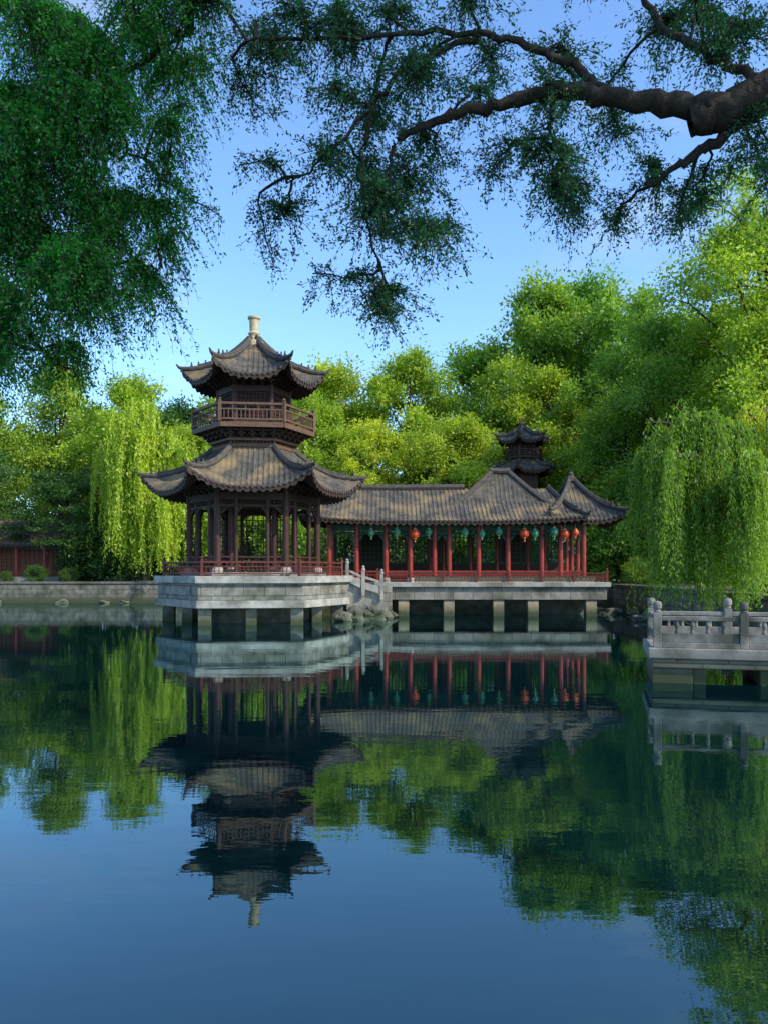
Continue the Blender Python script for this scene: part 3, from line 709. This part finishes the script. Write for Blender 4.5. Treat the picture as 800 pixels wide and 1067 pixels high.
rc=[(-.18,yR,6.38,.42,1),(-.53,yR,5.75,.42,.9),(-1.0,yR,5.6,.36,.8),(-1.3,yR,5.75,.26,.5),(-1.1,yR,5.2,.26,.4),(.26,yR,5.65,.45,1.2),(-.18,yR,5.2,.42,1.2),(0,yR,4.85,.36,1.1),(.05,yR,4.58,.24,.8),(-.7,yR,5.05,.34,.8),(.38,yR,5.0,.38,.9),(.65,yR,5.5,.38,.9),(-.05,yR,5.6,.4,1),
    (1.24,yR,5.85,.36,.9),(1.68,yR,5.7,.34,.9),(1.41,yR,6.15,.4,.7),(.88,yR,6.38,.4,.7),(2.1,yR,5.78,.34,.9),(2.56,yR,5.6,.36,.9),(3.0,yR,5.6,.36,1),(3.35,yR,5.5,.35,1),(3.7,yR,5.6,.35,.9),(2.3,yR,6.3,.4,.7),(3.3,yR,6.75,.4,.9),(1.0,yR,5.95,.3,.8),(1.9,yR,5.6,.3,.8),(2.85,yR,5.4,.3,.8),(1.5,yR,5.5,.28,.7),(2.3,yR,5.5,.3,.7),
    (2.65,yR,6.82,.4,.7),(1.77,yR,7.0,.4,.8),(1.06,yR,7.0,.4,.8),(.35,yR,6.95,.4,.9),(-.26,yR,7.05,.42,1.2),(-.88,yR,7.05,.42,1.2),(-1.4,yR,7.0,.4,1.1),(-1.2,yR,6.65,.3,.5),(3.35,yR,7.1,.4,.9),(2.3,yR,6.7,.35,.6),(1.4,yR,6.6,.4,.7),(.3,yR,6.4,.4,1.0),(.6,yR,6.05,.38,.9),
    (-.3,yR,7.4,.4,1.1),(.8,yR,7.4,.4,1.2),(1.7,yR,7.45,.4,1.2),(2.6,yR,7.3,.4,1.1),(3.3,yR,7.4,.4,1.2),(-1.1,yR,7.4,.4,1.3),(-.1,yR,5.95,.4,1.1),(-.45,yR,6.4,.38,.8),(-1.7,yR,7.35,.4,1.3),(.2,yR,7.4,.4,1.1),(.0,yR,6.7,.35,.8)]
unseen_crown=[(rg.uniform(2,10),rg.uniform(-1,8),rg.uniform(9.2,13),1.5,600) for _ in range(34)]  # leaf clumps added above the view to block sun from the foreground branches
overhang('overhanging_locust_tree',41,rm,rc,'leafF',0.044,50,0.35,unseen_crown,ls=0.0125)
lm=[([(-6.3,1.5,0),(-6.2,2.0,2.5),(-5.6,3.8,4.6),(-4.8,6.2,5.9),(-4.0,7.6,6.2),(-3.2,7.8,6.4),(-2.4,7.8,6.9),(-1.8,7.7,7.2)],0.11,0.01),
    ([(-4.8,6.2,5.8),(-4.0,7.4,5.4),(-3.4,7.6,5.0),(-2.9,7.6,4.85),(-2.4,7.5,4.95),(-2.0,7.4,4.85)],0.035,0.007),
    ([(-4.0,7.6,6.2),(-3.3,7.6,5.9),(-2.6,7.6,6.0),(-1.95,7.5,5.85)],0.028,0.007),
    ([(-4.0,7.4,5.4),(-3.6,7.6,4.6),(-3.1,7.6,4.1),(-2.8,7.5,3.9)],0.03,0.007),
    ([(-5.6,3.8,4.6),(-5.4,4.2,7),(-4.8,5,9)],0.09,0.05)]
lc=[]
for px_,pz,rr_,dn in ((-3.3,6.95,.45,1.8),(-2.75,6.9,.45,1.7),(-2.2,7.05,.42,1.3),(-1.75,7.2,.35,1.1),(-3.4,6.2,.45,1.8),(-2.85,6.15,.45,1.7),(-2.35,6.2,.4,1.0),(-1.98,5.95,.3,.6),(-1.8,6.3,.22,.3),(-2.5,6.55,.42,1.2),(-3.0,6.55,.42,1.6),(-1.75,5.75,.22,.3),
    (-3.35,5.5,.45,1.8),(-2.8,5.45,.45,1.6),(-2.3,5.4,.38,.9),(-1.92,5.35,.25,.5),(-1.85,5.0,.24,.5),(-3.35,4.9,.42,1.8),(-2.8,4.85,.42,1.4),(-2.3,4.8,.34,.8),(-3.1,5.2,.42,1.5),(-2.55,5.15,.4,.9),(-3.35,4.4,.4,1.8),(-2.85,4.4,.4,1.3),(-2.42,4.4,.28,.6),(-3.35,3.98,.32,1.4),(-2.95,4.0,.28,.9),(-3.6,3.9,.3,1),(-3.6,5.2,.4,1.4),(-3.7,6.5,.4,1.4),(-3.2,7.5,.45,1.6),(-2.5,7.5,.45,1.6),(-1.8,7.6,.4,1.4),(-3.1,5.85,.42,1.6),(-2.6,5.8,.4,1.1),(-2.2,4.35,.2,.3),(-3.5,4.65,.4,1.5),(-3.1,4.6,.4,1.4),(-3.5,5.85,.4,1.5)):
    lc.append((px_,7.4,pz+0.15,rr_,dn))
crownL=[(rg.uniform(-8,-1),rg.uniform(1,8),rg.uniform(9,12),1.4,500) for _ in range(8)]
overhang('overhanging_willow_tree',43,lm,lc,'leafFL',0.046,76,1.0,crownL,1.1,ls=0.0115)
# ---------------------------------------------------------------- world, sun, camera
az=math.radians(122); el=math.radians(37)
wd=D.worlds.new('World'); scene.world=wd; wd.use_nodes=True; nt=wd.node_tree; nt.nodes.clear()
o=nt.nodes.new('ShaderNodeOutputWorld'); bg=nt.nodes.new('ShaderNodeBackground'); sk=nt.nodes.new('ShaderNodeTexSky')
sk.sky_type='NISHITA'; sk.sun_disc=False; sk.sun_elevation=el; sk.sun_rotation=az; sk.air_density=1.0; sk.dust_density=1.0; sk.ozone_density=1.8
g=nt.nodes.new('ShaderNodeMixRGB'); g.blend_type='MULTIPLY'; g.inputs[0].default_value=1; g.inputs[2].default_value=(1.7,2.15,2.6,1)
nt.links.new(sk.outputs[0],g.inputs[1])
tc=nt.nodes.new('ShaderNodeTexCoord'); mp=nt.nodes.new('ShaderNodeMapping'); mp.inputs['Scale'].default_value=(1.2,1.2,3.5); nt.links.new(tc.outputs['Generated'],mp.inputs[0])
nz=nt.nodes.new('ShaderNodeTexNoise'); nz.inputs['Scale'].default_value=2.2; nz.inputs['Detail'].default_value=9; nz.inputs['Roughness'].default_value=0.6; nt.links.new(mp.outputs[0],nz.inputs[0])
cr=nt.nodes.new('ShaderNodeValToRGB'); cr.color_ramp.elements[0].position=0.52; cr.color_ramp.elements[1].position=0.8; cr.color_ramp.elements[1].color=(.5,.5,.5,1); nt.links.new(nz.outputs[0],cr.inputs[0])
cm=nt.nodes.new('ShaderNodeMixRGB'); nt.links.new(cr.outputs[0],cm.inputs[0]); nt.links.new(g.outputs[0],cm.inputs[1]); cm.inputs[2].default_value=(6.4,6.7,6.9,1)
bg.inputs[1].default_value=0.135; nt.links.new(cm.outputs[0],bg.inputs[0]); nt.links.new(bg.outputs[0],o.inputs[0])
sl=D.lights.new('sun','SUN'); sl.energy=5.0; sl.angle=math.radians(0.5); sl.color=(1,0.91,0.73)
so=D.objects.new('sun',sl); scene.collection.objects.link(so)
sd=Vector((math.sin(az)*math.cos(el),math.cos(az)*math.cos(el),math.sin(el)))
so.rotation_euler=sd.to_track_quat('Z','Y').to_euler(); so.location=(30,-20,40)
cam=D.cameras.new('camera'); co=D.objects.new('camera',cam); scene.collection.objects.link(co); scene.camera=co
co.location=(0,0,2.1); co.rotation_euler=(math.radians(90),0,0)
cam.sensor_fit='VERTICAL'; cam.sensor_height=24; cam.lens=24*850/1067; cam.shift_y=61.5/1067; cam.clip_end=4000; cam.clip_start=0.05
scene.view_settings.view_transform='Standard'; scene.view_settings.look='None'; scene.view_settings.exposure=0
